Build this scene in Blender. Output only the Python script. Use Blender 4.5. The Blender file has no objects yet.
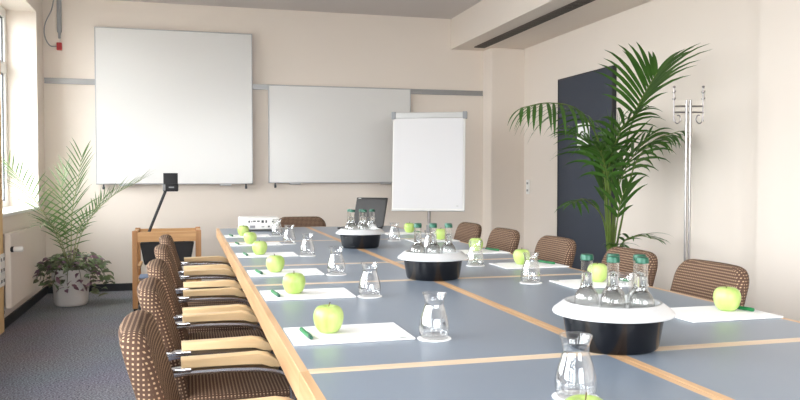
import bpy, bmesh, math, random
from mathutils import Vector, Matrix
C = bpy.context.scene
COL = C.collection
PI = math.pi
rnd = random.Random(7)

# ------------------------------------------------------------------ materials
def new_mat(name):
    m = bpy.data.materials.new(name); m.use_nodes = True
    nt = m.node_tree; nt.nodes.clear()
    out = nt.nodes.new('ShaderNodeOutputMaterial')
    return m, nt, out
def N(nt, t, **kw):
    n = nt.nodes.new(t)
    for k, v in kw.items():
        if k in n.inputs: n.inputs[k].default_value = v
        else: setattr(n, k, v)
    return n
def lin(c):
    return tuple(((x/255)/12.92 if x/255 <= .04045 else ((x/255+.055)/1.055)**2.4) for x in c)
def col4(c): return (*lin(c), 1)
def plain(name, rgb, rough=.5, metal=0, var=.06, scale=8, bump=0, bscale=60, coat=0, spec=.5, coords='Object'):
    """principled surface with a little noise in its colour and optional fine bump"""
    m, nt, out = new_mat(name)
    p = N(nt, 'ShaderNodeBsdfPrincipled', Roughness=rough, Metallic=metal)
    p.inputs['Specular IOR Level'].default_value = spec
    p.inputs['Coat Weight'].default_value = coat
    tc = N(nt, 'ShaderNodeTexCoord')
    nz = N(nt, 'ShaderNodeTexNoise', Scale=scale, Detail=4.0)
    nt.links.new(tc.outputs[coords], nz.inputs['Vector'])
    mx = N(nt, 'ShaderNodeMix', data_type='RGBA')
    c = lin(rgb)
    mx.inputs[6].default_value = (*[x*(1-var) for x in c], 1)
    mx.inputs[7].default_value = (*[min(1, x*(1+var)) for x in c], 1)
    nt.links.new(nz.outputs['Fac'], mx.inputs[0])
    nt.links.new(mx.outputs[2], p.inputs['Base Color'])
    if bump:
        nb = N(nt, 'ShaderNodeTexNoise', Scale=bscale, Detail=3.0)
        nt.links.new(tc.outputs[coords], nb.inputs['Vector'])
        b = N(nt, 'ShaderNodeBump', Strength=bump, Distance=.005)
        nt.links.new(nb.outputs['Fac'], b.inputs['Height'])
        nt.links.new(b.outputs['Normal'], p.inputs['Normal'])
    nt.links.new(p.outputs[0], out.inputs[0])
    return m
def wood(name, a, b, axis, rough=.4):
    m, nt, out = new_mat(name)
    p = N(nt, 'ShaderNodeBsdfPrincipled', Roughness=rough)
    tc = N(nt, 'ShaderNodeTexCoord'); mp = N(nt, 'ShaderNodeMapping')
    s = [38, 38, 38]; s[axis] = 2.2
    mp.inputs['Scale'].default_value = s
    nt.links.new(tc.outputs['Object'], mp.inputs['Vector'])
    nz = N(nt, 'ShaderNodeTexNoise', Scale=1.0, Detail=5.0, Distortion=.4)
    nt.links.new(mp.outputs[0], nz.inputs['Vector'])
    r = N(nt, 'ShaderNodeValToRGB')
    r.color_ramp.elements[0].position = .3; r.color_ramp.elements[1].position = .7
    r.color_ramp.elements[0].color = col4(a); r.color_ramp.elements[1].color = col4(b)
    nt.links.new(nz.outputs['Fac'], r.inputs[0])
    nt.links.new(r.outputs[0], p.inputs['Base Color'])
    nt.links.new(p.outputs[0], out.inputs[0])
    return m
def carpet():
    m, nt, out = new_mat('grey_carpet')
    p = N(nt, 'ShaderNodeBsdfPrincipled', Roughness=.95); p.inputs['Specular IOR Level'].default_value = .1
    tc = N(nt, 'ShaderNodeTexCoord')
    a = N(nt, 'ShaderNodeTexNoise', Scale=95.0, Detail=2.0, Roughness=.7)
    b = N(nt, 'ShaderNodeTexNoise', Scale=1.5, Detail=2.0)
    nt.links.new(tc.outputs['Object'], a.inputs['Vector']); nt.links.new(tc.outputs['Object'], b.inputs['Vector'])
    r = N(nt, 'ShaderNodeValToRGB')
    e = r.color_ramp.elements
    e[0].position = .33; e[1].position = .68
    e[0].color = col4((62, 66, 78)); e[1].color = col4((172, 174, 184))
    nt.links.new(a.outputs['Fac'], r.inputs[0])
    mx = N(nt, 'ShaderNodeMix', data_type='RGBA', blend_type='MULTIPLY'); mx.inputs[0].default_value = .25
    nt.links.new(r.outputs[0], mx.inputs[6]); nt.links.new(b.outputs['Color'], mx.inputs[7])
    nt.links.new(mx.outputs[2], p.inputs['Base Color'])
    bp = N(nt, 'ShaderNodeBump', Strength=.5, Distance=.006)
    nt.links.new(a.outputs['Fac'], bp.inputs['Height']); nt.links.new(bp.outputs[0], p.inputs['Normal'])
    nt.links.new(p.outputs[0], out.inputs[0])
    return m
def dotted_fabric():
    """dark brown weave with a lattice of beige squares, in metres of UV"""
    m, nt, out = new_mat('dotted_fabric')
    p = N(nt, 'ShaderNodeBsdfPrincipled', Roughness=.9); p.inputs['Specular IOR Level'].default_value = .15
    tc = N(nt, 'ShaderNodeTexCoord'); sp = N(nt, 'ShaderNodeSeparateXYZ')
    nt.links.new(tc.outputs['UV'], sp.inputs[0])
    def cell(sock):
        d = N(nt, 'ShaderNodeMath', operation='MULTIPLY'); d.inputs[1].default_value = 1/.0115
        f = N(nt, 'ShaderNodeMath', operation='FRACT')
        c = N(nt, 'ShaderNodeMath', operation='SUBTRACT'); c.inputs[1].default_value = .5
        ab = N(nt, 'ShaderNodeMath', operation='ABSOLUTE')
        r = N(nt, 'ShaderNodeMapRange'); r.inputs[1].default_value = .14; r.inputs[2].default_value = .25
        r.inputs[3].default_value = 1; r.inputs[4].default_value = 0
        nt.links.new(sock, d.inputs[0]); nt.links.new(d.outputs[0], f.inputs[0]); nt.links.new(f.outputs[0], c.inputs[0])
        nt.links.new(c.outputs[0], ab.inputs[0]); nt.links.new(ab.outputs[0], r.inputs[0])
        return r.outputs[0]
    mu = N(nt, 'ShaderNodeMath', operation='MULTIPLY')
    nt.links.new(cell(sp.outputs[0]), mu.inputs[0]); nt.links.new(cell(sp.outputs[1]), mu.inputs[1])
    mx = N(nt, 'ShaderNodeMix', data_type='RGBA')
    mx.inputs[6].default_value = col4((88, 68, 57)); mx.inputs[7].default_value = col4((188, 160, 132))
    nt.links.new(mu.outputs[0], mx.inputs[0])
    nt.links.new(mx.outputs[2], p.inputs['Base Color'])
    b = N(nt, 'ShaderNodeBump', Strength=.3, Distance=.002)
    nt.links.new(mu.outputs[0], b.inputs['Height']); nt.links.new(b.outputs[0], p.inputs['Normal'])
    nt.links.new(p.outputs[0], out.inputs[0])
    return m
def thin_glass(name, tint=(1, 1, 1), edge=.35, lo=.03, hi=.75):
    """thin clear glass: see-through face-on, reflecting towards its edges"""
    m, nt, out = new_mat(name)
    tr = N(nt, 'ShaderNodeBsdfTransparent'); tr.inputs[0].default_value = (*tint, 1)
    gl = N(nt, 'ShaderNodeBsdfGlossy'); gl.inputs['Roughness'].default_value = .03
    lw = N(nt, 'ShaderNodeLayerWeight', Blend=edge)
    mr = N(nt, 'ShaderNodeMapRange'); mr.inputs[3].default_value = lo; mr.inputs[4].default_value = hi
    nt.links.new(lw.outputs['Facing'], mr.inputs[0])
    mx = N(nt, 'ShaderNodeMixShader')
    nt.links.new(mr.outputs[0], mx.inputs[0]); nt.links.new(tr.outputs[0], mx.inputs[1]); nt.links.new(gl.outputs[0], mx.inputs[2])
    nt.links.new(mx.outputs[0], out.inputs[0])
    return m
def water_mat():
    m, nt, out = new_mat('water')
    g = N(nt, 'ShaderNodeBsdfGlass', IOR=1.33, Roughness=0.0)
    nt.links.new(g.outputs[0], out.inputs[0])
    return m
def leaf_mat(name, a, b, scale=6, rough=.45):
    m, nt, out = new_mat(name)
    p = N(nt, 'ShaderNodeBsdfPrincipled', Roughness=rough)
    tc = N(nt, 'ShaderNodeTexCoord'); nz = N(nt, 'ShaderNodeTexNoise', Scale=scale, Detail=3.0)
    nt.links.new(tc.outputs['Object'], nz.inputs['Vector'])
    mx = N(nt, 'ShaderNodeMix', data_type='RGBA')
    mx.inputs[6].default_value = col4(a); mx.inputs[7].default_value = col4(b)
    nt.links.new(nz.outputs['Fac'], mx.inputs[0]); nt.links.new(mx.outputs[2], p.inputs['Base Color'])
    t = N(nt, 'ShaderNodeBsdfTranslucent'); nt.links.new(mx.outputs[2], t.inputs['Color'])
    ms = N(nt, 'ShaderNodeMixShader'); ms.inputs[0].default_value = .25
    nt.links.new(p.outputs[0], ms.inputs[1]); nt.links.new(t.outputs[0], ms.inputs[2])
    nt.links.new(ms.outputs[0], out.inputs[0])
    return m
def apple_mat():
    m, nt, out = new_mat('apple_skin')
    p = N(nt, 'ShaderNodeBsdfPrincipled', Roughness=.32)
    p.inputs['Subsurface Weight'].default_value = 0.0
    tc = N(nt, 'ShaderNodeTexCoord'); mp = N(nt, 'ShaderNodeMapping'); mp.inputs['Scale'].default_value = (26, 26, 7)
    nt.links.new(tc.outputs['Object'], mp.inputs['Vector'])
    nz = N(nt, 'ShaderNodeTexNoise', Scale=1.0, Detail=4.0)
    nt.links.new(mp.outputs[0], nz.inputs['Vector'])
    r = N(nt, 'ShaderNodeValToRGB'); e = r.color_ramp.elements
    e[0].position = .3; e[1].position = .75
    e[0].color = col4((152, 184, 84)); e[1].color = col4((194, 211, 134))
    nt.links.new(nz.outputs['Fac'], r.inputs[0]); nt.links.new(r.outputs[0], p.inputs['Base Color'])
    nt.links.new(p.outputs[0], out.inputs[0])
    return m

M = dict(
 wall=plain('cream_wall', (229, 219, 208), .85, var=.015, scale=2, bump=.05, bscale=150),
 ceil=plain('ceiling_paint', (212, 206, 203), .9, var=.015, scale=2),
 white=plain('white_paint', (236, 235, 231), .5, var=.01),
 tan=plain('tan_paint', (226, 192, 140), .8, var=.03, scale=3),
 carpet=carpet(),
 base=plain('black_skirting', (34, 36, 40), .5, var=.1),
 lino=plain('grey_blue_linoleum', (126, 138, 153), .3, var=.03, scale=5, spec=.55),
 beech=wood('beech_lengthwise', (190, 148, 106), (216, 178, 136), 1),
 beechx=wood('beech_crosswise', (212, 186, 156), (230, 208, 182), 0),
 beecht=wood('beech_trolley', (196, 146, 92), (218, 172, 118), 0),
 beechz=wood('beech_upright', (176, 124, 76), (200, 150, 100), 2),
 pad=wood('beech_arm', (230, 196, 148), (240, 214, 170), 0, .35),
 fabric=dotted_fabric(),
 chrome=plain('chrome', (200, 200, 204), .16, 1, var=.02),
 steel=plain('brushed_steel', (158, 154, 152), .32, 1, var=.05),
 alu=plain('aluminium_rail', (160, 160, 160), .42, .8, var=.05),
 board=plain('whiteboard_enamel', (218, 217, 214), .22, var=.008, scale=2, spec=.4),
 boardframe=plain('grey_board_edge', (176, 176, 178), .4, .4),
 flipp=plain('flip_paper', (222, 221, 222), .8, var=.005),
 paper=plain('white_paper', (244, 244, 244), .8, var=.005),
 black=plain('black_plastic', (10, 11, 16), .14, var=.1),
 blackm=plain('matt_black', (30, 30, 33), .55, var=.1),
 navy=plain('navy_board', (50, 57, 70), .6, var=.06, scale=4),
 tubwhite=plain('white_tub_rim', (214, 215, 216), .3, .25, var=.01),
 glass=thin_glass('clear_glass', (.99, .99, .99), .36, .05, .62),
 bottle=thin_glass('bottle_glass', (.985, .99, .985), .36, .05, .65),
 pane=thin_glass('window_pane', (.97, .98, .98), .2, .03, .6),
 water=water_mat(),
 capg=plain('green_cap', (16, 82, 62), .35, .2, var=.05),
 pen=plain('green_pen', (28, 122, 70), .35, var=.04),
 pend=plain('dark_green_tip', (20, 74, 56), .4, var=.04),
 apple=apple_mat(),
 stem=plain('brown_stem', (92, 74, 44), .8),
 labelm=plain('blue_label', (86, 146, 206), .5, var=.05),
 labelw=plain('white_label', (236, 236, 236), .5, var=.02),
 grey=plain('grey_plastic', (150, 152, 154), .5, var=.04),
 lgrey=plain('light_grey_plastic', (205, 205, 203), .5, var=.03),
 red=plain('red_plastic', (168, 34, 38), .45, var=.06),
 darkport=plain('dark_port', (64, 66, 70), .5),
 vent=plain('dark_vent', (100, 93, 86), .6, .3, var=.1),
 ventdark=plain('vent_shadow_gap', (46, 43, 40), .8),
 pot=plain('white_glazed_pot', (222, 220, 218), .35, var=.06, scale=9),
 tpot=plain('terracotta_pot', (120, 92, 78), .7),
 soil=plain('soil', (62, 48, 38), .95, var=.3, scale=40),
 kent=leaf_mat('kentia_green', (38, 76, 22), (80, 122, 46)),
 kents=leaf_mat('kentia_stem', (84, 110, 44), (120, 140, 66)),
 date=leaf_mat('date_palm_green', (66, 100, 50), (118, 148, 90)),
 dates=leaf_mat('date_palm_stem', (150, 156, 110), (176, 180, 136)),
 trad=leaf_mat('trailing_dark', (70, 80, 58), (134, 138, 112), 20),
 tradp=leaf_mat('trailing_purple', (96, 66, 84), (142, 112, 126), 20),
 tradg=leaf_mat('trailing_green', (84, 110, 66), (142, 160, 116), 20),
 bluep=plain('blue_folder', (120, 140, 170), .6, var=.1),
 ground=plain('outside_ground', (150, 150, 146), .9),
 screen=plain('dark_screen', (24, 21, 19), .5, var=.05),
)

# ------------------------------------------------------------------ mesh helpers
class MB:
    def __init__(s): s.bm = bmesh.new(); s.mi = 0
    def _tagf(s, n0):
        s.bm.faces.ensure_lookup_table()
        for f in s.bm.faces[n0:]: f.material_index = s.mi
    def box(s, lo, hi, bev=0, seg=2, mat=None):
        n0 = len(s.bm.faces)
        r = bmesh.ops.create_cube(s.bm, size=1)
        vs = r['verts']
        for v in vs:
            v.co = Vector([(lo[i]+hi[i])/2 + v.co[i]*(hi[i]-lo[i]) for i in range(3)])
        if bev:
            es = list({e for v in vs for e in v.link_edges})
            r2 = bmesh.ops.bevel(s.bm, geom=es, offset=bev, segments=seg, profile=.5, affect='EDGES')
            vs = list({v for f in r2['faces'] for v in f.verts} | {v for v in vs if v.is_valid})
        if mat is not None:
            bmesh.ops.transform(s.bm, matrix=mat, verts=[v for v in vs if v.is_valid])
        s._tagf(n0); return s
    def lathe(s, prof, seg=32, c=(0, 0, 0), cap0=True, cap1=True):
        n0 = len(s.bm.faces); rings = []
        for r, z in prof:
            if r < 1e-6: rings.append([s.bm.verts.new((c[0], c[1], c[2]+z))])
            else: rings.append([s.bm.verts.new((c[0]+r*math.cos(2*PI*k/seg), c[1]+r*math.sin(2*PI*k/seg), c[2]+z)) for k in range(seg)])
        for a, b in zip(rings, rings[1:]):
            for k in range(seg):
                l = (k+1) % seg
                if len(a) == 1 and len(b) == 1: continue
                if len(a) == 1: s.bm.faces.new((a[0], b[l], b[k]))
                elif len(b) == 1: s.bm.faces.new((a[k], a[l], b[0]))
                else: s.bm.faces.new((a[k], a[l], b[l], b[k]))
        if cap0 and len(rings[0]) > 1: s.bm.faces.new(list(reversed(rings[0])))
        if cap1 and len(rings[-1]) > 1: s.bm.faces.new(rings[-1])
        s._tagf(n0); return s
    def tube(s, pts, r, seg=10, r1=None):
        n0 = len(s.bm.faces)
        P = [Vector(p) for p in pts]; n = len(P); rings = []; up = None
        for i, p in enumerate(P):
            t = ((P[min(i+1, n-1)]-P[max(i-1, 0)])).normalized()
            if up is None: up = t.orthogonal().normalized()
            up = (up - t*up.dot(t)).normalized(); w = t.cross(up)
            rr = r if r1 is None else r + (r1-r)*i/(n-1)
            rings.append([s.bm.verts.new(p + up*rr*math.cos(2*PI*k/seg) + w*rr*math.sin(2*PI*k/seg)) for k in range(seg)])
        for a, b in zip(rings, rings[1:]):
            for k in range(seg):
                l = (k+1) % seg; s.bm.faces.new((a[k], a[l], b[l], b[k]))
        s.bm.faces.new(list(reversed(rings[0]))); s.bm.faces.new(rings[-1])
        s._tagf(n0); return s
    def sweep_xz(s, sect, y0, y1, bev=0, seg=2):
        """closed x-z outline given thickness along y"""
        n0 = len(s.bm.faces)
        a = [s.bm.verts.new((x, y0, z)) for x, z in sect]; b = [s.bm.verts.new((x, y1, z)) for x, z in sect]
        n = len(sect); es = []
        fs = [s.bm.faces.new(a), s.bm.faces.new(list(reversed(b)))]
        for k in range(n):
            l = (k+1) % n; s.bm.faces.new((a[l], a[k], b[k], b[l]))
        if bev:
            es = list(fs[0].edges)+list(fs[1].edges)
            bmesh.ops.bevel(s.bm, geom=es, offset=bev, segments=seg, profile=.5, affect='EDGES')
        s._tagf(n0); return s
    def build(s, name, mats, parent=None, loc=None, smooth=True, angle=35, uv=False):
        bm = s.bm
        bmesh.ops.recalc_face_normals(bm, faces=bm.faces[:])
        if uv:
            L = bm.loops.layers.uv.new('UVMap')
            for f in bm.faces:
                n = f.normal; ax = max(range(3), key=lambda i: abs(n[i]))
                ia, ib = [(1, 2), (0, 2), (0, 1)][ax]
                for l in f.loops: l[L].uv = (l.vert.co[ia], l.vert.co[ib])
        ca = math.radians(angle)
        for f in bm.faces: f.smooth = smooth
        for e in bm.edges:
            if len(e.link_faces) == 2 and e.calc_face_angle(0) > ca: e.smooth = False
        me = bpy.data.meshes.new(name); bm.to_mesh(me); bm.free()
        for m in (mats if isinstance(mats, (list, tuple)) else [mats]): me.materials.append(M[m] if isinstance(m, str) else m)
        o = bpy.data.objects.new(name, me); COL.objects.link(o)
        if parent is not None: o.parent = parent
        if loc is not None: o.location = loc
        return o
def thing(name, label, cat, loc=(0, 0, 0), rz=0, group=None):
    o = bpy.data.objects.new(name, None); COL.objects.link(o)
    o.empty_display_size = .1
    o.location = loc; o.rotation_euler = (0, 0, rz)
    return tag(o, label, cat, group)
def tag(o, label, cat=None, group=None):
    o['label'] = label
    if cat: o['category'] = cat
    if group: o['group'] = group
    return o
def struct(o): o['kind'] = 'structure'; return o
def dup(root, loc, label, rz=None, group=None):
    r = root.copy(); COL.objects.link(r); r.location = loc
    if rz is not None: r.rotation_euler = (0, 0, rz)
    r['label'] = label
    if group: r['group'] = group
    for ch in list(root.children):
        c = ch.copy(); COL.objects.link(c); c.parent = r
        for g in list(ch.children):
            d = g.copy(); COL.objects.link(d); d.parent = c
    return r
def smoothpath(pts, n=8):
    """Catmull-Rom through the points"""
    P = [Vector(p) for p in pts]; P = [2*P[0]-P[1]]+P+[2*P[-1]-P[-2]]
    out = []
    for i in range(1, len(P)-2):
        for k in range(n):
            t = k/n; a, b, c, d = P[i-1:i+3]
            out.append(.5*((2*b)+(c-a)*t+(2*a-5*b+4*c-d)*t*t+(3*b-a-3*c+d)*t**3))
    out.append(P[-2]); return out

# ------------------------------------------------------------------ the room
XL, XR, YB, ZC, YR = -1.36, 3.68, 8.45, 2.94, -3.0
struct(MB().box((XL-.5, YR-.3, -.1), (XR+.3, YB+.3, 0)).build('floor', 'carpet', smooth=False))
struct(MB().box((XL-.5, YR-.3, ZC), (XR+.3, YB+.3, ZC+.15)).build('ceiling', 'ceil', smooth=False))
b = MB().box((XL-.5, YB, 0), (XR+.3, YB+.25, ZC)).box((3.28, 8.2, 0), (XR+.2, YB+.01, 2.60), .012)
struct(b.build('wall_back', 'wall', smooth=False))
b = MB().box((XR, 4.35, 0), (XR+.25, YB+.2, ZC)).box((XR-.07, YR, 0), (XR+.25, 4.35, ZC))
struct(b.build('wall_right', 'wall', smooth=False))
# left wall: parapet, lintel and piers between the window openings
WIN = [(-2.4, -.4), (0, 2.0), (2.4, 4.2), (4.5, 5.75), (6.5, 8.1)]
Z0, Z1 = .86, 2.72
b = MB().box((XL-.5, YR, 0), (XL, YB+.2, Z0)).box((XL-.5, YR, Z1), (XL, YB+.2, ZC))
ys = [YR]+[y for w in WIN for y in w]+[YB+.2]
for k in range(0, len(ys), 2):
    b.box((XL-.5, ys[k], Z0), (XL, ys[k+1], Z1))
struct(b.build('wall_left', 'wall', smooth=False))
struct(MB().box((XL, 5.78, 0), (XL+.03, 6.44, ZC)).build('trim_2', 'tan', smooth=False))
# rear wall behind the camera; its wide window is added for fill light
RW = (-.6, 3.0, .8, 2.6)
b = MB().box((XL-.5, YR-.25, 0), (XR+.25, YR, RW[2])).box((XL-.5, YR-.25, RW[3]), (XR+.25, YR, ZC))
b.box((XL-.5, YR-.25, RW[2]), (RW[0], YR, RW[3])).box((RW[1], YR-.25, RW[2]), (XR+.25, YR, RW[3]))
struct(b.build('wall_rear', 'wall', smooth=False))
# dropped beam
struct(MB().box((2.89, YR, 2.60), (XR+.02, YB+.01, ZC+.01)).build('trim_1', 'wall', smooth=False))
# skirting
struct(MB().box((XL, YR, 0), (XL+.015, YB, .075)).build('baseboard_left', 'base', smooth=False))
struct(MB().box((XL+.01, YB-.015, 0), (3.28, YB, .075)).box((3.28, 8.185, 0), (XR, 8.2, .075)).build('baseboard_back', 'base', smooth=False))
struct(MB().box((XR-.015, 4.36, 0), (XR, 8.2, .075)).box((XR-.085, YR, 0), (XR-.07, 4.36, .075)).build('baseboard_right', 'base', smooth=False))
# windows
def window(i, y0, y1):
    XW = XL-.27
    w = MB()
    for a, c in ((y0, y0+.07), (y1-.07, y1), ((y0+y1)/2-.05, (y0+y1)/2+.05)): w.box((XW-.06, a, Z0), (XW+.01, c, Z1), .006)
    for a, c in ((Z0, Z0+.08), (Z1-.08, Z1), (2.12, 2.22)): w.box((XW-.06, y0, a), (XW+.009, y1, c), .006)
    o = struct(w.build('window_%d' % i, 'white', smooth=False))
    g = MB()
    for a, c in ((y0+.06, (y0+y1)/2-.04), ((y0+y1)/2+.04, y1-.06)):
        for p, q in ((Z0+.07, 2.13), (2.21, Z1-.07)):
            g.box((XW-.03, a, p), (XW-.024, c, q))
    struct(g.build('pane', 'pane', o, smooth=False))
    k = MB()
    for a, c in ((y0+.07, (y0+y1)/2-.05), ((y0+y1)/2+.05, y1-.07)):
        for p, q in ((Z0+.08, 2.12), (2.22, Z1-.08)):
            for e in ((a, a+.012, p, q), (c-.012, c, p, q)): k.box((XW-.02, e[0], e[2]), (XW-.008, e[1], e[3]))
            for e in ((a, c, p, p+.012), (a, c, q-.012, q)): k.box((XW-.02, e[0], e[2]), (XW-.0085, e[1], e[3]))
    struct(k.build('gasket', 'darkport', o, smooth=False))
    s = MB().box((XL-.27, y0-.03 if y0 > 6 else y0, Z0-.005), (XL+.03, y1, Z0+.022), .006)
    struct(s.build('window_sill', 'white', o, smooth=False))
for i, (a, c) in enumerate(WIN): window(i+1, a, c)
w = MB()  # frame of the unseen rear window, added to light the scene from the front
for a, c in ((RW[0], RW[0]+.07), (RW[1]-.07, RW[1]), (1.15, 1.25)): w.box((a, YR-.2, RW[2]), (c, YR-.13, RW[3]))
for a, c in ((RW[2], RW[2]+.07), (RW[3]-.07, RW[3])): w.box((RW[0], YR-.2, a), (RW[1], YR-.131, c))
o = struct(w.build('window_6', 'white', smooth=False))
struct(MB().box((RW[0]+.06, YR-.17, RW[2]+.06), (1.16, YR-.165, RW[3]-.06)).box((1.24, YR-.17, RW[2]+.06), (RW[1]-.06, YR-.165, RW[3]-.06)).build('pane', 'pane', o, smooth=False))

# ------------------------------------------------------------------ beam vent
vt = thing('ceiling_vent', 'long dark slotted air vent in the underside of the ceiling beam', 'vent', (3.14, 5.2, 2.60))
MB().box((-.06, -5, -.004), (.06, 3.0, -.001)).build('backing', 'ventdark', vt, smooth=False)
fr = MB()
for x in (-.062, .052): fr.box((x, -5, -.012), (x+.010, 3.0, -.002))
fr.box((-.06, 2.992, -.012), (.06, 3.0, -.002)).box((-.06, -5, -.012), (.06, -4.992, -.002))
fr.build('frame', 'vent', vt, smooth=False)
sl = MB()
for x in (-.034, -.012, .012, .034): sl.box((x-.004, -4.99, -.011), (x+.004, 2.99, -.003))
y = -4.9
while y < 2.95:
    sl.box((-.052, y, -.010), (.052, y+.02, -.0035)); y += .11
sl.build('slats', 'vent', vt, smooth=False)

# ------------------------------------------------------------------ whiteboards on the rail
rl = MB().box((XL+.01, YB-.016, 2.085), (3.27, YB, 2.14), .003).box((XL+.01, YB-.024, 2.128), (3.27, YB-.012, 2.14)).box((XL+.01, YB-.024, 2.085), (3.27, YB-.012, 2.094))
tag(rl.build('wall_rail', 'alu', smooth=False), 'long aluminium rail across the back wall carrying the whiteboards', 'rail')
def whiteboard(label, x0, x1, z0, z1, y, th):
    r = thing('whiteboard', label, 'whiteboard', ((x0+x1)/2, y, z0))
    w, h = (x1-x0)/2, z1-z0
    MB().box((-w+.004, -th, .004), (w-.004, -.004, h-.004), .004).build('writing_surface', 'board', r, smooth=False)
    f = MB()
    for a, c in ((-w, -w+.01), (w-.01, w)): f.box((a, -th-.003, 0), (c, 0, h), .003)
    f.box((-w, -th-.003, 0), (w, 0, .012), .003).box((-w, -th-.003, h-.01), (w, 0, h), .003)
    f.build('frame', 'boardframe', r, smooth=False)
    for s in (-1, 1):
        k = MB().tube([(s*(w-.07), -th*.6, .002), (s*(w-.07), -th*.6, -.028)], .008)
        k.box((s*(w-.07)-.012, -th*.6-.012, -.05), (s*(w-.07)+.012, -th*.6+.012, -.022), .005)
        k.build('spacer_foot', 'darkport', r)
        MB().box((s*(w-.28)-.06, -th, -.016), (s*(w-.28)+.06, -.004, .002), .004).build('clip', 'boardframe', r, smooth=False)
    return r
whiteboard('big square whiteboard hung highest, nearer the window', -.875, .672, 1.085, 2.655, YB-.02, .06)
whiteboard('lower oblong whiteboard partly hidden by the flip chart', .84, 2.405, 1.095, 2.135, YB-.022, .03)

# ------------------------------------------------------------------ pull cord unit, sockets
r = thing('conduit_drop', 'grey cable conduit with a hanging red connector in the upper corner of the back wall', 'cable', (-1.205, YB-.0, 2.45))
MB().box((-.02, -.04, .14), (.02, -.002, .489), .006).box((-.012, -.032, .08), (.012, -.008, .145), .004).build('conduit', 'grey', r, smooth=False)
MB().tube(smoothpath([(.004, -.02, .09), (.006, -.02, .06), (0, -.02, .04)]), .004, 6).build('lead', 'lgrey', r)
MB().box((-.026, -.04, -.035), (.022, -.002, .04), .005).build('connector', 'red', r, smooth=False)
MB().tube(smoothpath([(-.045, -.02, .485), (-.07, -.02, .36), (-.13, -.02, .22), (-.135, -.02, .1), (-.09, -.02, .01), (-.024, -.02, 0)]), .0055, 8).build('cable', 'grey', r)
def socket(name, label, loc, rz, rows, cols, mat='white'):
    r = thing(name, label, 'socket', loc, rz)
    w, h = cols*.04, rows*.04
    MB().box((-w, -.012, -h), (w, 0, h), .004).build('plate', mat, r, smooth=False)
    for i in range(rows):
        for j in range(cols):
            x, z = (j-(cols-1)/2)*.08, (i-(rows-1)/2)*.08
            hm = MB()
            for k in (-1, 1): hm.box((x+k*.012-.006, -.0135, z-.012), (x+k*.012+.006, -.0115, z+.012), .002)
            hm.build('outlet', 'darkport', r, smooth=False)
    return r
socket('wall_socket', 'small pale socket on the wall beside the dark board', (XR, 8.08, 1.05), PI/2*3+PI, 2, 1)
bpy.data.objects['wall_socket'].rotation_euler = (0, 0, -PI/2)
o = socket('wall_socket', 'white multi-socket plate on the tan pier beside the window', (XL+.03, 6.36, .47), PI/2, 3, 2)
o = socket('wall_socket', 'small white socket low on the wall below the radiator', (XL, 6.52, .13), PI/2, 1, 1)

# ------------------------------------------------------------------ radiator
r = thing('radiator', 'flat cream panel radiator below the window', 'radiator', (XL, 6.5, .16))
MB().box((.025, 0, 0), (.07, .85, .56), .01).build('panel', 'wall', r, smooth=False)
MB().box((.02, .02, .555), (.066, .83, .57), .003).build('top_grille', 'wall', r, smooth=False)
for y in (.15, .7): MB().box((0, y-.02, .1), (.03, y+.02, .45)).build('bracket', 'white', r, smooth=False)
t = MB().lathe([(.017, 0), (.021, .008), (.021, .06), (.016, .068)], 20)
o = t.build('thermostat', 'white', r); o.rotation_euler = (0, PI/2, 0); o.location = (.085, .02, .45)
t = MB().lathe([(.022, 0), (.022, .02)], 20); o = t.build('valve', 'blackm', r); o.rotation_euler = (0, PI/2, 0); o.location = (.066, .02, .45)

# ------------------------------------------------------------------ navy board
r = thing('pinboard', 'tall dark navy board on the wall behind the palm', 'board', (XR-.001, 6.76, .12))
MB().box((-.035, -.525, 0), (-.003, .525, 2.02), .004).build('panel', 'navy', r, smooth=False)
e = MB()
for a in (-.531, .519): e.box((-.04, a, -.006), (0, a+.012, 2.026))
e.box((-.04, -.525, -.006), (0, .525, .006)).box((-.04, -.525, 2.014), (0, .525, 2.026))
e.build('edge_trim', 'base', r, smooth=False)
pn = MB().box((-.0015, -.12, -.10), (0, .12, .12)); pn.box((-.0016, -.08, -.125), (0, .08, -.10))
o = pn.build('paper_notice', 'paper', None, (XR-.0365, 6.76, 1.55), smooth=False)
tag(o, 'white paper notice pinned to the navy board among the palm leaves', 'notice')

# ------------------------------------------------------------------ tables
X0, XM, X1 = .231, .9755, 1.72
YS = [.281, 1.676, 3.07, 3.74, 5.14, 6.574]
names = ['nearest', 'second from the near end', 'short middle', 'second from the far end', 'farthest']
def table(x0, x1, y0, y1, side, label, legy):
    cx, cy = (x0+x1)/2, (y0+y1)/2; w, l = (x1-x0)/2-.0004, (y1-y0)/2-.0004
    r = thing('conference_table', label, 'table', (cx, cy, 0), 0, 'conference tables pushed together')
    MB().box((-w+.02, -l+.02, .715), (w-.02, l-.02, .7398)).build('tabletop', 'lino', r, smooth=False)
    for q0, q1 in ((-w, -w+.021), (w-.021, w)):
        MB().box((q0, -l, .669), (q1, l, .74), .0012, 1).build('side_rail', 'beech', r, smooth=False)
    for q0, q1 in ((-l, -l+.021), (l-.021, l)):
        MB().box((-w+.021, q0, .669), (w-.021, q1, .74)).build('end_rail', 'beechx', r, smooth=False)
    xs = (-w+.235, w-.06) if side == 0 else (-w+.06, w-.235)
    for x in xs:
        for s in (-1, 1):
            yy = s*(l-legy)
            MB().box((x-.025, yy-.025, 0), (x+.025, yy+.025, .7155), .003, 1).build('leg', 'beechz', r, smooth=False)
for k in range(5):
    for s, (a, c) in enumerate(((X0, XM), (XM, X1))):
        table(a, c, YS[k], YS[k+1], s, 'grey-topped beech-edged table, %s of the %s row' % (names[k], ('window-side', 'palm-side')[s]), .3 if k == 4 else .09)

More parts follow.
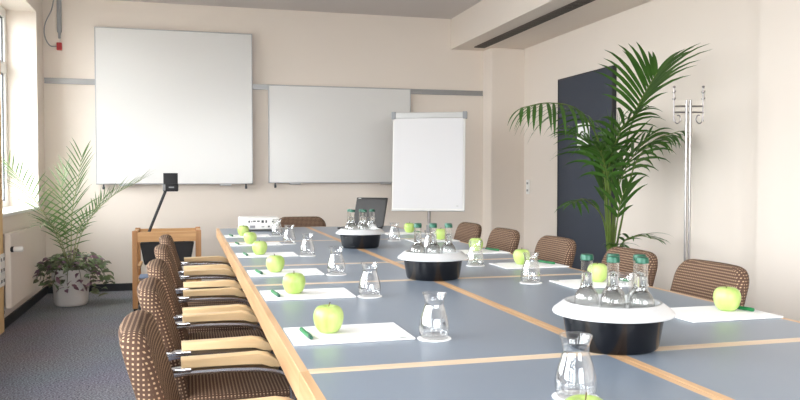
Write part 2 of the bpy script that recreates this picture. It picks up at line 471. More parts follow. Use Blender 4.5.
# ------------------------------------------------------------------ chairs
def backrest():
    mb = MB(); bm = mb.bm
    H0, H1, W = .45, .805, .222
    lean = .29
    nz, ny = 22, 18
    def outline(z):
        top = H1-z
        R = .085
        return W - (0 if top >= R else R-math.sqrt(max(0, R*R-(R-top)**2))) - .012*max(0, (.58-z)/.13)
    zs = [H0+(H1-H0)*i/nz for i in range(nz)] + [H1-.012, H1-.004, H1-.0004]
    front, rear = [], []
    for i, z in enumerate(zs):
        w = outline(z); rowf, rowr = [], []
        for j in range(ny+1):
            t = -1+2*j/ny; t = math.copysign(abs(t)**.8, t)
            y = t*w
            edge = min(1, max(0, (1-abs(t))*w/.03)); te = min(1, (H1-z)/.03)
            ee = math.sqrt(max(0, 1-(1-edge)**2))*math.sqrt(max(0, 1-(1-te)**2))
            th = .008+.022*ee + .004*(1-t*t)
            x = -(z-.5)*lean + .014*(t*t) - .038
            rowf.append(bm.verts.new((x+th, y, z))); rowr.append(bm.verts.new((x-th, y, z)))
        front.append(rowf); rear.append(rowr)
    for i in range(len(zs)-1):
        for j in range(ny):
            bm.faces.new((front[i][j], front[i][j+1], front[i+1][j+1], front[i+1][j]))
            bm.faces.new((rear[i][j+1], rear[i][j], rear[i+1][j], rear[i+1][j+1]))
        bm.faces.new((rear[i][0], front[i][0], front[i+1][0], rear[i+1][0]))
        bm.faces.new((front[i][ny], rear[i][ny], rear[i+1][ny], front[i+1][ny]))
    for j in range(ny):
        bm.faces.new((front[-1][j], front[-1][j+1], rear[-1][j+1], rear[-1][j]))
        bm.faces.new((front[0][j+1], front[0][j], rear[0][j], rear[0][j+1]))
    return mb
def make_chair(label):
    r = thing('conference_chair', label, 'chair', (0, 0, 0), 0, 'padded chairs around the conference table')
    s = MB().box((-.005, -.228, .385), (.415, .228, .462), .033, 4)
    for v in s.bm.verts:
        if v.co.z > .44: v.co.z += .012*(1-(v.co.y/.235)**2)*(1-((v.co.x-.2)/.215)**2)
    s.build('seat', 'fabric', r, uv=True)
    backrest().build('backrest', 'fabric', r, uv=True, angle=60)
    for sd in (-1, 1):
        y = sd*.248
        path = [(-.075, sd*.18, .575), (-.065, y-sd*.01, .592), (-.03, y, .604), (.05, y, .607), (.14, y, .607), (.235, y, .600), (.29, y, .58), (.33, y, .53), (.338, y, .3), (.338, y, .06), (.325, y, .022), (.27, y, .012), (0, y, .012), (-.07, y, .012)]
        MB().tube(smoothpath(path, 5), .0115, 10).build('side_frame', 'chrome', r)
        top = [(-.01, .647), (.205, .651), (.235, .647), (.258, .634), (.272, .612)]; bot = [(.262, .606), (.244, .616), (.215, .621), (.18, .6225), (-.008, .6195)]
        MB().sweep_xz(top+bot, y-.023, y+.023, .005, 2).build('armrest', 'pad', r, angle=28)
        MB().box((-.055, y-.017, .607), (.02, y+.017, .620), .003).build('arm_bracket', 'chrome', r)
    MB().tube([(-.07, -.248, .012), (-.07, .248, .012)], .0115, 10).build('floor_bar', 'chrome', r)
    MB().tube([(.338, -.248, .374), (.338, .248, .374)], .0115, 10).build('seat_bar', 'chrome', r)
    return r
ordn = ['nearest', 'second', 'third', 'fourth', 'fifth', 'sixth']
base = None
for k, y in enumerate((2.05, 2.77, 3.42, 4.2, 4.92)):
    lb = 'brown dotted chair with beech arms, %s on the window side' % (ordn[k] if k == 0 else ordn[k]+' from the near end')
    if base is None: base = make_chair(lb); base.location = (-.01, y, 0)
    else: dup(base, (-.01, y, 0), lb)
for k, y in enumerate((2.80, 3.42, 4.22, 5.0, 5.70)):
    dup(base, (2.0, y, 0), 'brown dotted chair, %s on the palm side' % ('nearest' if k == 0 else ordn[k]+' from the near end'), PI)
dup(base, (.985, 6.90, 0), 'brown chair alone at the far end of the table beside the projector', -PI/2)

# ------------------------------------------------------------------ place settings
def make_apple(label):
    r = thing('apple', label, 'apple', (0, 0, .74), 0, 'green apples at the places')
    prof = [(0, .006), (.008, .003), (.018, .0008), (.026, .004), (.034, .015), (.039, .03), (.0405, .042), (.0385, .055), (.032, .066), (.022, .0715), (.012, .0705), (.005, .066), (0, .064)]
    P = smoothpath([(a, 0, z) for a, z in prof], 3)
    mb = MB().lathe([(max(0, p.x), p.z) for p in P], 28)
    for v in mb.bm.verts:
        a = math.atan2(v.co.y, v.co.x); q = 1+.018*math.cos(5*a)*max(0, v.co.z-.02)/.05
        v.co.x *= q; v.co.y *= q
    body = mb.build('skin', 'apple', r)
    body['kind'] = 'thing'
    MB().tube(smoothpath([(0, 0, .064), (.002, .001, .073), (.005, .002, .080)], 3), .0014, 6).build('stem', 'stem', r)
    return r
def make_carafe(label):
    r = thing('glass_carafe', label, 'carafe', (0, 0, .742), 0, 'small glass carafes at the places')
    outer = [(.033, 0), (.0365, .004), (.0395, .018), (.0392, .034), (.0345, .056), (.0280, .076), (.0250, .090), (.0268, .103), (.0315, .116)]
    inner = [(.0300, .116), (.0253, .103), (.0235, .090), (.0265, .076), (.033, .056), (.0377, .034), (.038, .018), (.034, .009), (0, .008)]
    po = smoothpath([(a, 0, z) for a, z in outer], 4); pi_ = smoothpath([(a, 0, z) for a, z in inner], 4)
    mb = MB().lathe([(0, 0)]+[(p.x, p.z) for p in po]+[(max(0, p.x), p.z) for p in pi_], 36, cap0=False, cap1=False)
    for v in mb.bm.verts:      # soft vertical flutes in the blown glass
        a = math.atan2(v.co.y, v.co.x); q = 1+.018*math.cos(9*a)*(1 if v.co.z < .1 else 0)
        v.co.x *= q; v.co.y *= q
    mb.build('vessel', 'glass', r, angle=80)
    MB().lathe([(.0307, .1155), (.0318, .1162), (.0318, .1178), (.0308, .1184), (.0297, .1178), (.0297, .1162), (.0307, .1155)], 36, cap0=False, cap1=False).build('rim', 'glass', r)
    return r
def make_coaster(label):
    r = MB().lathe([(.044, 0), (.0445, .001), (.044, .002)], 36).build('coaster', 'paper', None, (0, 0, .74))
    return tag(r, label, 'coaster', 'white paper coasters under the carafes')
def make_pad(label):
    r = thing('writing_pad', label, 'notepad', (0, 0, .74), 0, 'white writing pads on the table')
    MB().box((-.155, -.11, 0), (.155, .11, .0022)).build('backing_card', 'grey', r, smooth=False)
    MB().box((-.1555, -.1105, .0022), (.1555, .1105, .0058)).build('sheets', 'paper', r, smooth=False)
    MB().box((.118, -.098, .0058), (.142, -.094, .0061)).box((.118, -.105, .0058), (.135, -.1025, .0061)).build('printed_mark', 'pend', r, smooth=False)
    return r
def make_pen(label):
    r = thing('pen', label, 'pen', (0, 0, .7459), 0, 'green pens on the pads')
    MB().tube([(0, -.045, .0062), (0, .06, .0062)], .0058, 12).build('barrel', 'pen', r)
    MB().tube([(0, -.06, .0062), (0, -.052, .0062), (0, -.045, .0062)], .005, 12, .0062).build('cap', 'pend', r)
    MB().box((-.0015, -.05, .0115), (.0015, -.015, .0135)).build('clip', 'pend', r, smooth=False)
    return r
AP = CA = CO = PA = PE = None
def put(proto, maker, loc, label, rz=0):
    if proto is None:
        proto = maker(label); proto.location = loc; proto.rotation_euler = (0, 0, rz); return proto
    dup(proto, loc, label, rz); return proto
T = .74
L_seat = [2.05, 2.78, 3.43, 4.24, 4.94, 5.62]
L_car = [1.935, 2.68, 3.32, 4.15, 4.92, 5.61]
L_ap = [2.06, 2.785, 3.435, 4.235, 4.935, 5.605]
where = ['nearest place', 'second nearest place', 'third nearest place', 'third farthest place', 'second farthest place', 'farthest place']
for k in range(6):
    w = where[k]+' on the window side'; y = L_seat[k]
    PA = put(PA, make_pad, (.41, y-.007, T), 'white writing pad at the '+w)
    AP = put(AP, make_apple, (.362+.004*k, L_ap[k], T+.0059), 'green apple on the pad at the '+w, k*1.1)
    PE = put(PE, make_pen, (.298, y-.02, T+.0059), 'dark green pen lying on the pad at the '+w, .07+.02*(k%3))
    CO = put(CO, make_coaster, (.618, L_car[k], T), 'white coaster under the carafe at the '+w)
    CA = put(CA, make_carafe, (.618, L_car[k], T+.002), 'clear carafe on a coaster at the '+w, k*.7)
R_seat = [2.055, 2.76, 3.41, 4.10, 4.92, 5.6]
R_car = [2.17, 2.86, 3.48, 4.2, 4.98, 5.66]
for k in range(6):
    w = where[k]+' on the palm side'; y = R_seat[k]
    PA = put(PA, make_pad, (1.555, y, T), 'white writing pad at the '+w, PI)
    AP = put(AP, make_apple, ((1.615, 1.565, 1.53, 1.56, 1.62, 1.60)[k], y+.02, T+.0059), 'green apple on the pad at the '+w, 2+k)
    PE = put(PE, make_pen, (1.662, y+.035, T+.0059), 'green pen lying beside the apple at the '+w, PI+.25)
    CO = put(CO, make_coaster, (1.315, R_car[k], T), 'white coaster under the carafe at the '+w)
    CA = put(CA, make_carafe, (1.315, R_car[k], T+.002), 'clear carafe on a coaster at the '+w, 1+k)
CO = put(CO, make_coaster, (.712, 1.345, T), 'white coaster under the carafe closest to the camera')
CA = put(CA, make_carafe, (.712, 1.345, T+.002), 'clear carafe closest to the camera, in front of the nearest tub', .3)
AP = put(AP, make_apple, (.604, 1.108, T+.0), 'green apple closest to the camera, cut by the bottom of the photo', .4)

# ------------------------------------------------------------------ tubs with bottles
def make_tub(label):
    r = thing('bottle_tub', label, 'tub', (0, 0, T), 0, 'black bottle tubs along the table')
    MB().lathe([(0, 0), (.103, 0), (.108, .004), (.111, .012), (.1235, .085), (.1235, .086), (.119, .086), (.106, .016), (0, .012)], 48, cap0=False, cap1=False).build('tub_body', 'black', r, angle=50)
    MB().lathe([(.1245, .0865), (.143, .0825), (.147, .0835), (.1478, .0875), (.1455, .0915), (.118, .113), (.112, .1125), (.110, .10), (.108, .022), (0, .018), (0, .0145), (.1105, .016), (.1165, .088), (.1245, .0865)], 56, cap0=False, cap1=False).build('rim_insert', 'tubwhite', r, angle=40)
    return r
def make_bottle(label):
    r = thing('water_bottle', label, 'bottle', (0, 0, T), 0, 'bottles')
    outer = [(.026, 0), (.0295, .004), (.030, .02), (.0300, .066), (.0306, .088), (.0285, .103), (.0215, .114), (.0165, .122), (.0150, .132), (.0143, .165), (.0143, .189), (.0146, .190), (.0146, .194)]
    P = smoothpath([(a, 0, z) for a, z in outer], 3)
    MB().lathe([(0, 0)]+[(p.x, p.z) for p in P], 28, cap0=False, cap1=False).build('glass_body', 'bottle', r, angle=70)
    ins = [(0, .003)]+[(p.x-.0022, p.z+.003) for p in P if p.z < .160]+[(0, .162)]
    MB().lathe(ins, 28, cap0=False, cap1=False).build('water', 'water', r, angle=60)
    MB().lathe([(.0152, .189), (.0163, .190), (.0158, .2), (.0142, .2040), (0, .2048)], 30).build('cap', 'capg', r)
    MB().lathe([(.0307, .034), (.0309, .036), (.0309, .076), (.0307, .078)], 28, cap0=False, cap1=False).build('label_band', 'labelw', r)
    return r
tub = bot = None
# each tub: centre, the line of sight it is packed along, and the slots (across, along) its bottles stand in
clusters = [((1.018, 1.733), (.507, .862), 'nearest', [(-1, .1), (0, -.5), (0, .5), (1, .5), (1.06, -.5)]),
            ((.985, 3.102), (.303, .953), 'middle', [(-1, .5), (0, .5), (1, .5), (-1, -.5), (0, -.5), (1, -.5)]),
            ((.998, 4.574), (.213, .977), 'farthest', [(-1, .5), (-.75, -.5), (.1, .5), (.35, -.52), (1.1, .3)])]
for (tx, ty), (fx, fy), nm, bl in clusters:
    lb = 'black tub with a white rim holding green-capped bottles, %s on the table' % (nm+' of three' if nm != 'middle' else 'middle of three')
    if tub is None: tub = make_tub(lb); tub.location = (tx, ty, T)
    else: dup(tub, (tx, ty, T), lb, .4)
    for (p, q) in bl:
        x, y = tx+.0635*(p*fy+q*fx), ty+.0635*(-p*fx+q*fy)
        lb = 'clear green-capped water bottle standing in the %s black tub' % nm; g = 'water bottles in the %s tub' % nm
        if bot is None:
            bot = make_bottle(lb); bot.location = (x, y, T+.0228); bot['group'] = g
        else: dup(bot, (x, y, T+.0228), lb, rnd.uniform(0, 6), g)

# ------------------------------------------------------------------ projector
r = thing('projector', 'white video projector at the far window-side corner of the table', 'projector', (.545, 6.27, T), -.05)
for x in (-.11, .11):
    for y in (-.08, .09): MB().lathe([(.01, 0), (.012, .004), (.012, .014)], 14, (x, y, 0)).build('foot', 'blackm', r)
MB().box((-.155, -.115, .012), (.155, .115, .105), .012, 3).build('case', 'white', r)
pt = MB()
for (x, z, w, h) in ((-.075, .074, .012, .016), (-.055, .074, .008, .008), (-.035, .077, .02, .01), (-.005, .077, .02, .01), (.028, .074, .018, .02), (.055, .074, .012, .02), (.105, .073, .012, .012), (.075, .035, .014, .012), (.108, .035, .014, .01), (.03, .033, .02, .005)):
    pt.box((x-w/2, -.1165, z-h/2), (x+w/2, -.1145, z+h/2))
pt.build('port_panel', 'darkport', r, smooth=False)
MB().box((-.07, -.1168, .024), (-.03, -.1148, .044)).build('vent_grille', 'grey', r, smooth=False)
ln = MB().lathe([(.034, 0), (.036, .004), (.034, .012), (.026, .012), (.022, .004), (0, .003)], 24)
o = ln.build('lens', 'blackm', r); o.rotation_euler = (-PI/2, 0, 0); o.location = (.06, .112, .06)

# ------------------------------------------------------------------ laptop
r = thing('laptop', 'open dark laptop behind the farthest tub at the end of the table', 'laptop', (1.415, 6.22, T), -.80); r.scale = (.9, .9, .9)
MB().box((-.165, -.235, .004), (.165, 0, .022), .004).build('keyboard_deck', 'blackm', r)
kb = MB()
for i in range(5):
    for j in range(12): kb.box((-.15+j*.025, -.045-i*.024, .0215), (-.129+j*.025, -.026-i*.024, .0245))
kb.build('keys', 'darkport', r, smooth=False)
o = MB().box((-.165, -.008, 0), (.165, .006, .27), .004).build('lid', 'screen', r)
o.location = (0, .006, .02); o.rotation_euler = (-.30, 0, 0)
q = MB().box((-.153, -.0095, .02), (.153, -.0075, .25)).build('display', 'screen', o, smooth=False)
q = MB().box((-.145, -.0096, .256), (-.115, -.0078, .262)).build('logo_strip', 'lgrey', o, smooth=False)
for x in (-.12, .12):
    MB().tube([(x-.025, .003, .022), (x+.025, .003, .022)], .006, 8).build('hinge', 'darkport', r)
for x in (-.14, .14):
    for y in (-.215, -.02): MB().lathe([(.008, 0), (.008, .005)], 10, (x, y, 0)).build('foot', 'blackm', r)

# ------------------------------------------------------------------ flip chart
r = thing('flip_chart', 'white flip chart easel standing behind the far end of the table', 'flip chart', (2.27, 7.3, 0), -.42)
tl = .10
def tilt(o): o.rotation_euler = (-tl, 0, -.0); o.location = (0, -.02, .84); return o
tilt(MB().box((-.355, -.012, 0), (.355, .012, .94), .004).build('board', 'white', r, smooth=False))
pp = tilt(MB().box((-.345, -.02, .012), (.335, -.0125, .90)).build('paper_pad', 'flipp', r, smooth=False))
MB().box((.275, -.0203, .03), (.295, -.0199, .045)).build('printed_mark', 'lgrey', pp, smooth=False)
tilt(MB().box((-.335, -.034, .895), (.335, .012, .955), .012, 3).build('clamp_bar', 'lgrey', r))
for s in (-1, 1):
    tilt(MB().box((s*.35-.022, -.038, .89), (s*.35+.022, .016, .96), .006).build('clamp_end', 'grey', r, smooth=False))
tilt(MB().box((-.355, -.045, -.014), (.355, .008, 0), .003).build('pen_tray', 'lgrey', r, smooth=False))
MB().tube([(0, .05, .30), (0, .05, 1.5)], .016, 14).build('column', 'steel', r)
MB().lathe([(.026, 0), (.026, .07)], 16, (0, .05, .62)).build('height_collar', 'grey', r)
for a in (-.5, PI+.5, PI/2):
    MB().tube([(0, .05, .34), (math.cos(a)*.2, .05+math.sin(a)*.2, .18), (math.cos(a)*.38, .05+math.sin(a)*.38, .012)], .012, 10).build('leg', 'steel', r)

# ------------------------------------------------------------------ coat stand
r = thing('coat_stand', 'tall chrome coat stand by the pale wall beside the palm', 'coat stand', (3.09, 4.36, 0), -.28); r.scale = (.97, .97, .97)
MB().lathe([(.17, 0), (.17, .012), (.15, .02), (.03, .028), (0, .03)], 40).build('base', 'steel', r)
for s in (-1, 1):
    MB().tube([(s*.0125, 0, .02), (s*.0125, 0, 1.70)], .0085, 12).build('pole', 'steel', r)
for z in (1.62, 1.66):
    MB().tube([(-.095, 0, z), (.095, 0, z)], .006, 8).build('cross_bar', 'steel', r)
for s in (-1, 1):
    MB().tube([(s*.095, 0, 1.56), (s*.095, 0, 1.78)], .006, 8).build('upright', 'steel', r)
    MB().lathe([(0, 0), (.008, .003), (.010, .009), (.008, .015), (0, .018)], 12, (s*.095, 0, 1.778)).build('ball_tip', 'steel', r)
    MB().tube(smoothpath([(s*.095, 0, 1.60), (s*.085, -.0, 1.555), (s*.065, 0, 1.55), (s*.05, 0, 1.572), (s*.06, 0, 1.60), (s*.075, 0, 1.60)], 5), .0042, 8).build('hook', 'steel', r)
    for z in (1.70, 1.745): MB().tube([(s*.095, -.03, z+.012), (s*.095, 0, z), (s*.095, .03, z+.012)], .004, 8).build('peg', 'steel', r)

# ------------------------------------------------------------------ overhead projector on its trolley
TX0, TX1, TY0, TY1 = -.452, .118, 7.02, 7.5
r = thing('wooden_trolley', 'beech trolley carrying the overhead projector beside the trailing pot plant', 'trolley', ((TX0+TX1)/2, TY0, 0))
w = (TX1-TX0)/2; d = TY1-TY0
for sx in (-1, 1):
    for y in (0.022, d-.022):
        MB().box((sx*(w-.022)-.022, y-.022, .035), (sx*(w-.022)+.022, y+.022, .70), .003, 1).build('leg', 'beechz', r, smooth=False)
        MB().lathe([(0, 0), (.016, .003), (.018, .018), (.016, .036), (0, .036)], 14, (sx*(w-.022), y, 0)).build('caster', 'blackm', r)
for y in (0.02, d-.02): MB().box((-w+.044, y-.018, .605), (w-.044, y+.018, .69), .002, 1).build('top_rail', 'beecht', r, smooth=False)
for sx in (-1, 1):
    MB().box((sx*(w-.02)-.018, .044, .605), (sx*(w-.02)+.018, d-.044, .69), .002, 1).build('side_rail', 'beecht', r, smooth=False)
    MB().box((sx*(w-.05)-.012, .04, .37), (sx*(w-.05)+.012, d-.04, .40), .002, 1).build('support_rail', 'beecht', r, smooth=False)
MB().box((-w+.006, .006, .245), (w-.006, d-.006, .268), .002, 1).build('shelf', 'beecht', r, smooth=False)
sd = MB()
sd.box((-w+.004, .046, .04), (-w+.02, d-.046, .24)).build('side_panel', 'beechz', r, smooth=False)
r = thing('overhead_projector', 'black overhead projector with a raised arm and head, sunk in the trolley', 'projector', ((TX0+TX1)/2, TY0, .40))
bb = MB().box((-.225, .06, .001), (.225, .42, .195), .012, 2)
for v in bb.bm.verts:
    if v.co.z < .09: v.co.x *= .86
bb.build('body', 'blackm', r, smooth=False)
MB().box((-.15, .09, .195), (.15, .39, .202)).build('glass_stage', 'black', r, smooth=False)
MB().tube([(-.19, .22, .17), (-.185, .22, .22)], .022, 12).build('arm_socket', 'blackm', r)
MB().tube([(-.187, .22, .20), (-.015, .22, .635)], .0125, 10).build('arm', 'blackm', r)
MB().box((-.035, .17, .632), (.095, .27, .70), .008).build('lens_head', 'blackm', r)
MB().box((-.037, .168, .64), (-.012, .272, .695), .004).build('head_trim', 'grey', r)
MB().box((.015, .168, .663), (.06, .1705, .675)).build('logo_strip', 'grey', r, smooth=False)
o = MB().box((-.062, -.004, 0), (.062, .006, .1), .003).build('mirror_flap', 'blackm', r); o.location = (.03, .20, .695); o.rotation_euler = (-.12, 0, 0)
for k, (z, dx) in enumerate(((.269, 0), (.277, .01), (.285, -.006))):
    o = MB().box((-.1, -.14, 0), (.1, .14, .0075), .001, 1).build('folder', ('bluep', 'lgrey', 'bluep')[k], None, (-.30+dx, 7.22, z), smooth=False)
    tag(o, '%s folder in the stack on the trolley shelf' % ('bottom blue', 'pale middle', 'top blue')[k], 'folder', 'folders on the trolley shelf')

# ------------------------------------------------------------------ plants
def frond(parent, pts, t0, n, ln, width, ang, droop, mats, stem_r=.007, rise=0, jit=.1, name='frond', twist=0, xmax=None, tip=.55):
    mb = MB(); bm = mb.bm
    P = smoothpath(pts, 10); nP = len(P)
    mb.mi = 1; mb.tube(P, stem_r, 6, stem_r*.3); mb.mi = 0
    acc = [0]
    for i in range(1, nP): acc.append(acc[-1]+(P[i]-P[i-1]).length)
    tot = acc[-1]
    def at(s):
        i = 1
        while i < nP-1 and acc[i] < s: i += 1
        f = (s-acc[i-1])/max(1e-6, acc[i]-acc[i-1]); return P[i-1].lerp(P[i], f), (P[i]-P[i-1]).normalized()
    for k in range(n):
        u = k/(n-1); s = tot*(t0+(1-t0)*u*.985)
        p, t = at(s)
        hor = t.cross(Vector((0, 0, 1)))
        if hor.length < .15: hor = Vector((1, .2, 0))
        hor = (hor - t*hor.dot(t)).normalized()
        if twist: hor.rotate(Matrix.Rotation(twist, 3, t))
        up = hor.cross(t).normalized()
        prof = math.sin(PI*min(1, .18+.82*u*.95))**.6 if u > .0 else .6
        prof = (.55+.45*min(1, u/.25))*(1-tip*max(0, (u-.55)/.45))
        for sd in (-1, 1):
            a = ang*(1-.55*u)*rnd.uniform(1-jit, 1+jit)
            d = (t*math.cos(a)+hor*sd*math.sin(a)+up*(rise+rnd.uniform(-.1, .1))).normalized()
            L = ln*prof*rnd.uniform(.85, 1.1); ns = 6
            wv = d.cross(up).normalized()
            lf = []; q = p.copy(); dd = d.copy()
            for m_ in range(ns+1):
                v = m_/ns; ww = width*(math.sin(PI*min(1, .12+v*.88))**.8)*(1-.3*v) if v < 1 else .0005
                lf.append((bm.verts.new(q-wv*ww*.5), bm.verts.new(q+up*ww*-.12), bm.verts.new(q+wv*ww*.5)))
                dd = (dd+Vector((0, 0, -droop/ns*(.4+1.4*v)))).normalized(); q = q+dd*(L/ns)
            for m_ in range(ns):
                a_, b_ = lf[m_], lf[m_+1]
                bm.faces.new((a_[0], a_[1], b_[1], b_[0])).material_index = 0
                bm.faces.new((a_[1], a_[2], b_[2], b_[1])).material_index = 0
    if xmax is not None:        # leaves bend along the wall they reach
        for v in bm.verts:
            k = v.co.x-(xmax-.15)
            if k > 0: v.co.x = xmax-.15+.15*math.tanh(k/.15)
    return mb.build(name, mats, parent, angle=80)
def rel(pts, o): return [(x-o[0], y-o[1], z-o[2]) for x, y, z in pts]
O = (3.2, 5.5, 0)
kp = thing('potted_palm', 'tall dark green kentia palm in front of the navy board', 'plant', O)
MB().lathe([(0, 0), (.13, 0), (.14, .01), (.17, .34), (.18, .36), (.18, .38), (.165, .38), (.16, .34), (0, .335)], 36, cap0=False, cap1=False).build('pot', 'tpot', kp)
MB().lathe([(.161, .338), (.1, .352), (0, .356)], 24, cap0=False).build('soil', 'soil', kp)
KF = [
([(3.2, 5.5, 0.34), (3.225, 5.4, 1.214), (3.204, 5.15, 1.639), (3.174, 4.95, 1.793), (3.147, 4.8, 1.88)], .75, 12, .52, .034, .9, .7, .5),
([(3.2, 5.5, 0.34), (3.077, 5.35, 1.061), (2.95, 5.25, 1.434), (2.705, 5.1, 1.639), (2.405, 4.95, 1.668), (2.131, 4.8, 1.615)], .60, 13, .42, .030, 1.1, 1.6, -.2),
([(3.2, 5.5, 0.34), (3.249, 5.35, 0.984), (3.27, 5.25, 1.27), (3.37, 5.16, 1.435), (3.53, 5.08, 1.50)], .68, 10, .30, .032, 1.1, 1.5, -.1),
([(3.2, 5.5, 0.34), (3.163, 5.5, 1.058), (3.057, 5.5, 1.37), (2.90, 5.5, 1.50)], .66, 9, .44, .040, 1.0, 1.3, .1),
([(3.2, 5.5, 0.34), (3.239, 5.4, 0.634), (3.261, 5.2, 0.718), (3.341, 5.1, 0.701)], .55, 6, .26, .030, .9, .9, .2),
([(3.2, 5.5, 0.34), (3.091, 5.4, 0.814), (2.828, 5.2, 0.991), (2.62, 5.0, 0.978)], .66, 6, .26, .028, .9, .9, 0),
([(3.2, 5.5, 0.34), (3.256, 5.6, 1.136), (3.30, 5.62, 1.45), (3.36, 5.6, 1.62)], .70, 8, .36, .036, 1.0, 1.3, .1),
([(3.2, 5.5, 0.34), (3.18, 5.4, 0.948), (3.20, 5.25, 1.249), (3.28, 5.1, 1.46)], .68, 9, .42, .036, 1.0, 1.2, .1),
([(3.2, 5.5, 0.34), (3.13, 5.3, 0.55), (3.06, 5.15, 0.66), (2.98, 5.0, 0.68)], .66, 5, .20, .028, .8, .8, .1),
([(3.2, 5.5, 0.34), (3.11, 5.35, 0.986), (3.0, 5.25, 1.28), (2.84, 5.1, 1.40)], .68, 8, .44, .038, .95, 1.4, .1),
([(3.2, 5.5, 0.34), (3.116, 5.4, 1.062), (3.104, 5.3, 1.36), (3.115, 5.15, 1.55), (3.17, 5.05, 1.63)], .72, 9, .38, .034, 1.0, 1.3, .2),
([(3.2, 5.5, 0.34), (3.19, 5.4, 0.72), (3.17, 5.30, .96), (3.16, 5.2, 1.08)], .66, 6, .32, .036, .6, .7, .2),
([(3.2, 5.5, 0.34), (3.17, 5.45, 0.95), (3.18, 5.42, 1.28), (3.21, 5.4, 1.50)], .62, 9, .40, .036, .55, .35, .2),
([(3.2, 5.5, 0.34), (3.16, 5.5, 0.90), (3.13, 5.5, 1.16), (3.10, 5.48, 1.36)], .62, 9, .38, .036, .6, .45, .2),
]
for a in KF: frond(kp, rel(a[0], O), a[1], a[2], a[3], a[4], a[5], a[6], ['kent', 'kents'], .009, rise=a[7], xmax=3.62-3.2)

O = (-1.02, 7.64, 0)
dp = thing('potted_palm', 'feathery date palm with trailing purple-green plant in a white pot by the window', 'plant', O)
MB().lathe([(0, 0), (.125, 0), (.135, .008), (.142, .03), (.165, .30), (.172, .315), (.172, .33), (.158, .33), (.152, .29), (0, .285)], 40, cap0=False, cap1=False).build('pot', 'pot', dp)
MB().lathe([(.153, .288), (.08, .31), (0, .32)], 24, cap0=False).build('soil', 'soil', dp)
DF = [
([(-1.02, 7.64, 0.30), (-1.0, 7.6, 0.817), (-0.94, 7.55, 1.133), (-0.898, 7.5, 1.347)], .22, 19, .31),
([(-1.02, 7.64, 0.30), (-1.13, 7.4, 0.715), (-1.242, 7.1, 1.002), (-1.36, 6.8, 1.262)], .28, 18, .30),
([(-1.02, 7.64, 0.30), (-0.9, 7.6, 0.698), (-0.671, 7.55, 0.97), (-0.40, 7.5, 1.133)], .32, 23, .30),
([(-1.02, 7.64, 0.30), (-1.07, 7.6, 0.792), (-1.09, 7.62, 1.042), (-1.06, 7.65, 1.22)], .4, 12, .26),
([(-1.02, 7.64, 0.30), (-1.08, 7.4, 0.644), (-1.13, 7.2, 0.779), (-1.17, 7.0, 0.757)], .3, 14, .2),
([(-1.02, 7.64, 0.30), (-0.93, 7.5, 0.70), (-0.80, 7.4, 0.86), (-0.70, 7.32, .98)], .45, 12, .2),
]
for a in DF: frond(dp, rel(a[0], O), a[1], a[2], a[3], .0125, 1.0, .35, ['date', 'dates'], .006, rise=.25, tip=.35)
def trailing():
    mb = MB(); bm = mb.bm
    for k in range(380):
        a = rnd.uniform(0, 2*PI); q = rnd.random()
        if q < .6:
            rr = .30*math.sqrt(rnd.random()); z = .33+.16*(1-(rr/.32)**2)*rnd.random()+.02
        else:
            rr = rnd.uniform(.16, .33); z = .34-rnd.random()*.16*(1.0+.5*math.cos(a+.6))
        sx = 1.1 if math.cos(a) > 0 else .92
        x, y = rr*math.cos(a)*sx, rr*math.sin(a)*.8
        if rr < .18 and z < .34: z = .34
        L, W = rnd.uniform(.055, .095), rnd.uniform(.028, .042)
        d = Vector((math.cos(a)+rnd.uniform(-.9, .9), math.sin(a)+rnd.uniform(-.9, .9), rnd.uniform(-.7, .4))).normalized()
        n = Vector((rnd.uniform(-.5, .5), rnd.uniform(-1, .2), 1)).normalized(); wv = d.cross(n).normalized(); n = wv.cross(d)
        c = Vector((x, y, z)); pts = []
        for v, ww in ((0, .15), (.25, .85), (.55, 1), (.8, .6), (1, .05)):
            m_ = c+d*(v-.5)*L-n*.012*(2*v-1)**2
            pts.append((bm.verts.new(m_-wv*W*.5*ww), bm.verts.new(m_-n*.004), bm.verts.new(m_+wv*W*.5*ww)))
        mi = rnd.choice((0, 0, 0, 2, 1, 2)) if not (x > 0 and z < .33 and x < .14) else 1
        for i in range(4):
            p, q2 = pts[i], pts[i+1]
            bm.faces.new((p[0], p[1], q2[1], q2[0])).material_index = mi; bm.faces.new((p[1], p[2], q2[2], q2[1])).material_index = mi
    for k in range(16):
        a = 2*PI*k/16; mb.mi = 0
        mb.tube(smoothpath([(.05*math.cos(a), .05*math.sin(a), .30), (.17*math.cos(a), .16*math.sin(a), .39), (.27*math.cos(a), .22*math.sin(a), .30), (.30*math.cos(a), .25*math.sin(a), .22)], 4), .003, 5)
    return mb
o = trailing().build('trailing_foliage', ['trad', 'tradp', 'tradg'], dp, angle=80)
tag(o, 'dark purple-green trailing leaves hanging over the rim')

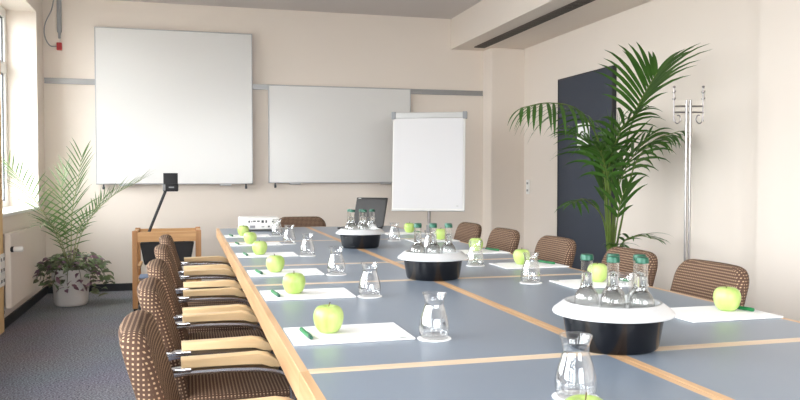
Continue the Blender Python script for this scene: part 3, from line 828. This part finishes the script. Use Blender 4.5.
# ------------------------------------------------------------------ daylight, camera
W = bpy.data.worlds.new('World'); C.world = W; W.use_nodes = True
nt = W.node_tree; nt.nodes.clear()
out = nt.nodes.new('ShaderNodeOutputWorld'); bg = nt.nodes.new('ShaderNodeBackground')
tc = N(nt, 'ShaderNodeTexCoord'); sp = N(nt, 'ShaderNodeSeparateXYZ'); rp = N(nt, 'ShaderNodeValToRGB')
nt.links.new(tc.outputs['Generated'], sp.inputs[0])
mr = N(nt, 'ShaderNodeMapRange'); mr.inputs[1].default_value = -.3; mr.inputs[2].default_value = .5
nt.links.new(sp.outputs[2], mr.inputs[0]); nt.links.new(mr.outputs[0], rp.inputs[0])
e = rp.color_ramp.elements
e[0].position = 0; e[0].color = (.14, .14, .135, 1); e[1].position = .55; e[1].color = (.95, .97, 1, 1)
nt.links.new(rp.outputs[0], bg.inputs['Color']); bg.inputs['Strength'].default_value = 18
nt.links.new(bg.outputs[0], out.inputs[0])
def portal(name, loc, rot, sx, sy):
    l = bpy.data.lights.new(name, 'AREA'); l.shape = 'RECTANGLE'; l.size = sx; l.size_y = sy
    l.cycles.is_portal = True
    o = bpy.data.objects.new(name, l); COL.objects.link(o); o.location = loc; o.rotation_euler = rot
for k, (a, c) in enumerate(WIN):
    portal('daylight_portal', (XL-.42, (a+c)/2, (Z0+Z1)/2), (0, -PI/2, 0), Z1-Z0, c-a)
portal('daylight_portal', ((RW[0]+RW[1])/2, YR-.24, (RW[2]+RW[3])/2), (PI/2, 0, 0), RW[1]-RW[0], RW[3]-RW[2])  # portal of the added rear fill window

cd = bpy.data.cameras.new('camera'); cam = bpy.data.objects.new('camera', cd); COL.objects.link(cam)
cd.sensor_width = 36; cd.lens = 785/800*36; cd.clip_start = .05
cam.location = (0, 0, 1.16)
cam.rotation_euler = (PI/2-math.radians(1.68), 0, -math.radians(15.2))
C.camera = cam
C.view_settings.view_transform = 'Standard'; C.view_settings.look = 'None'
C.view_settings.gamma = 1; C.view_settings.use_curve_mapping = False
C.view_settings.exposure = 0.1
C.cycles.use_denoising = True
C.cycles.max_bounces = 14; C.cycles.diffuse_bounces = 8; C.cycles.transparent_max_bounces = 32
C.cycles.sample_clamp_indirect = 8
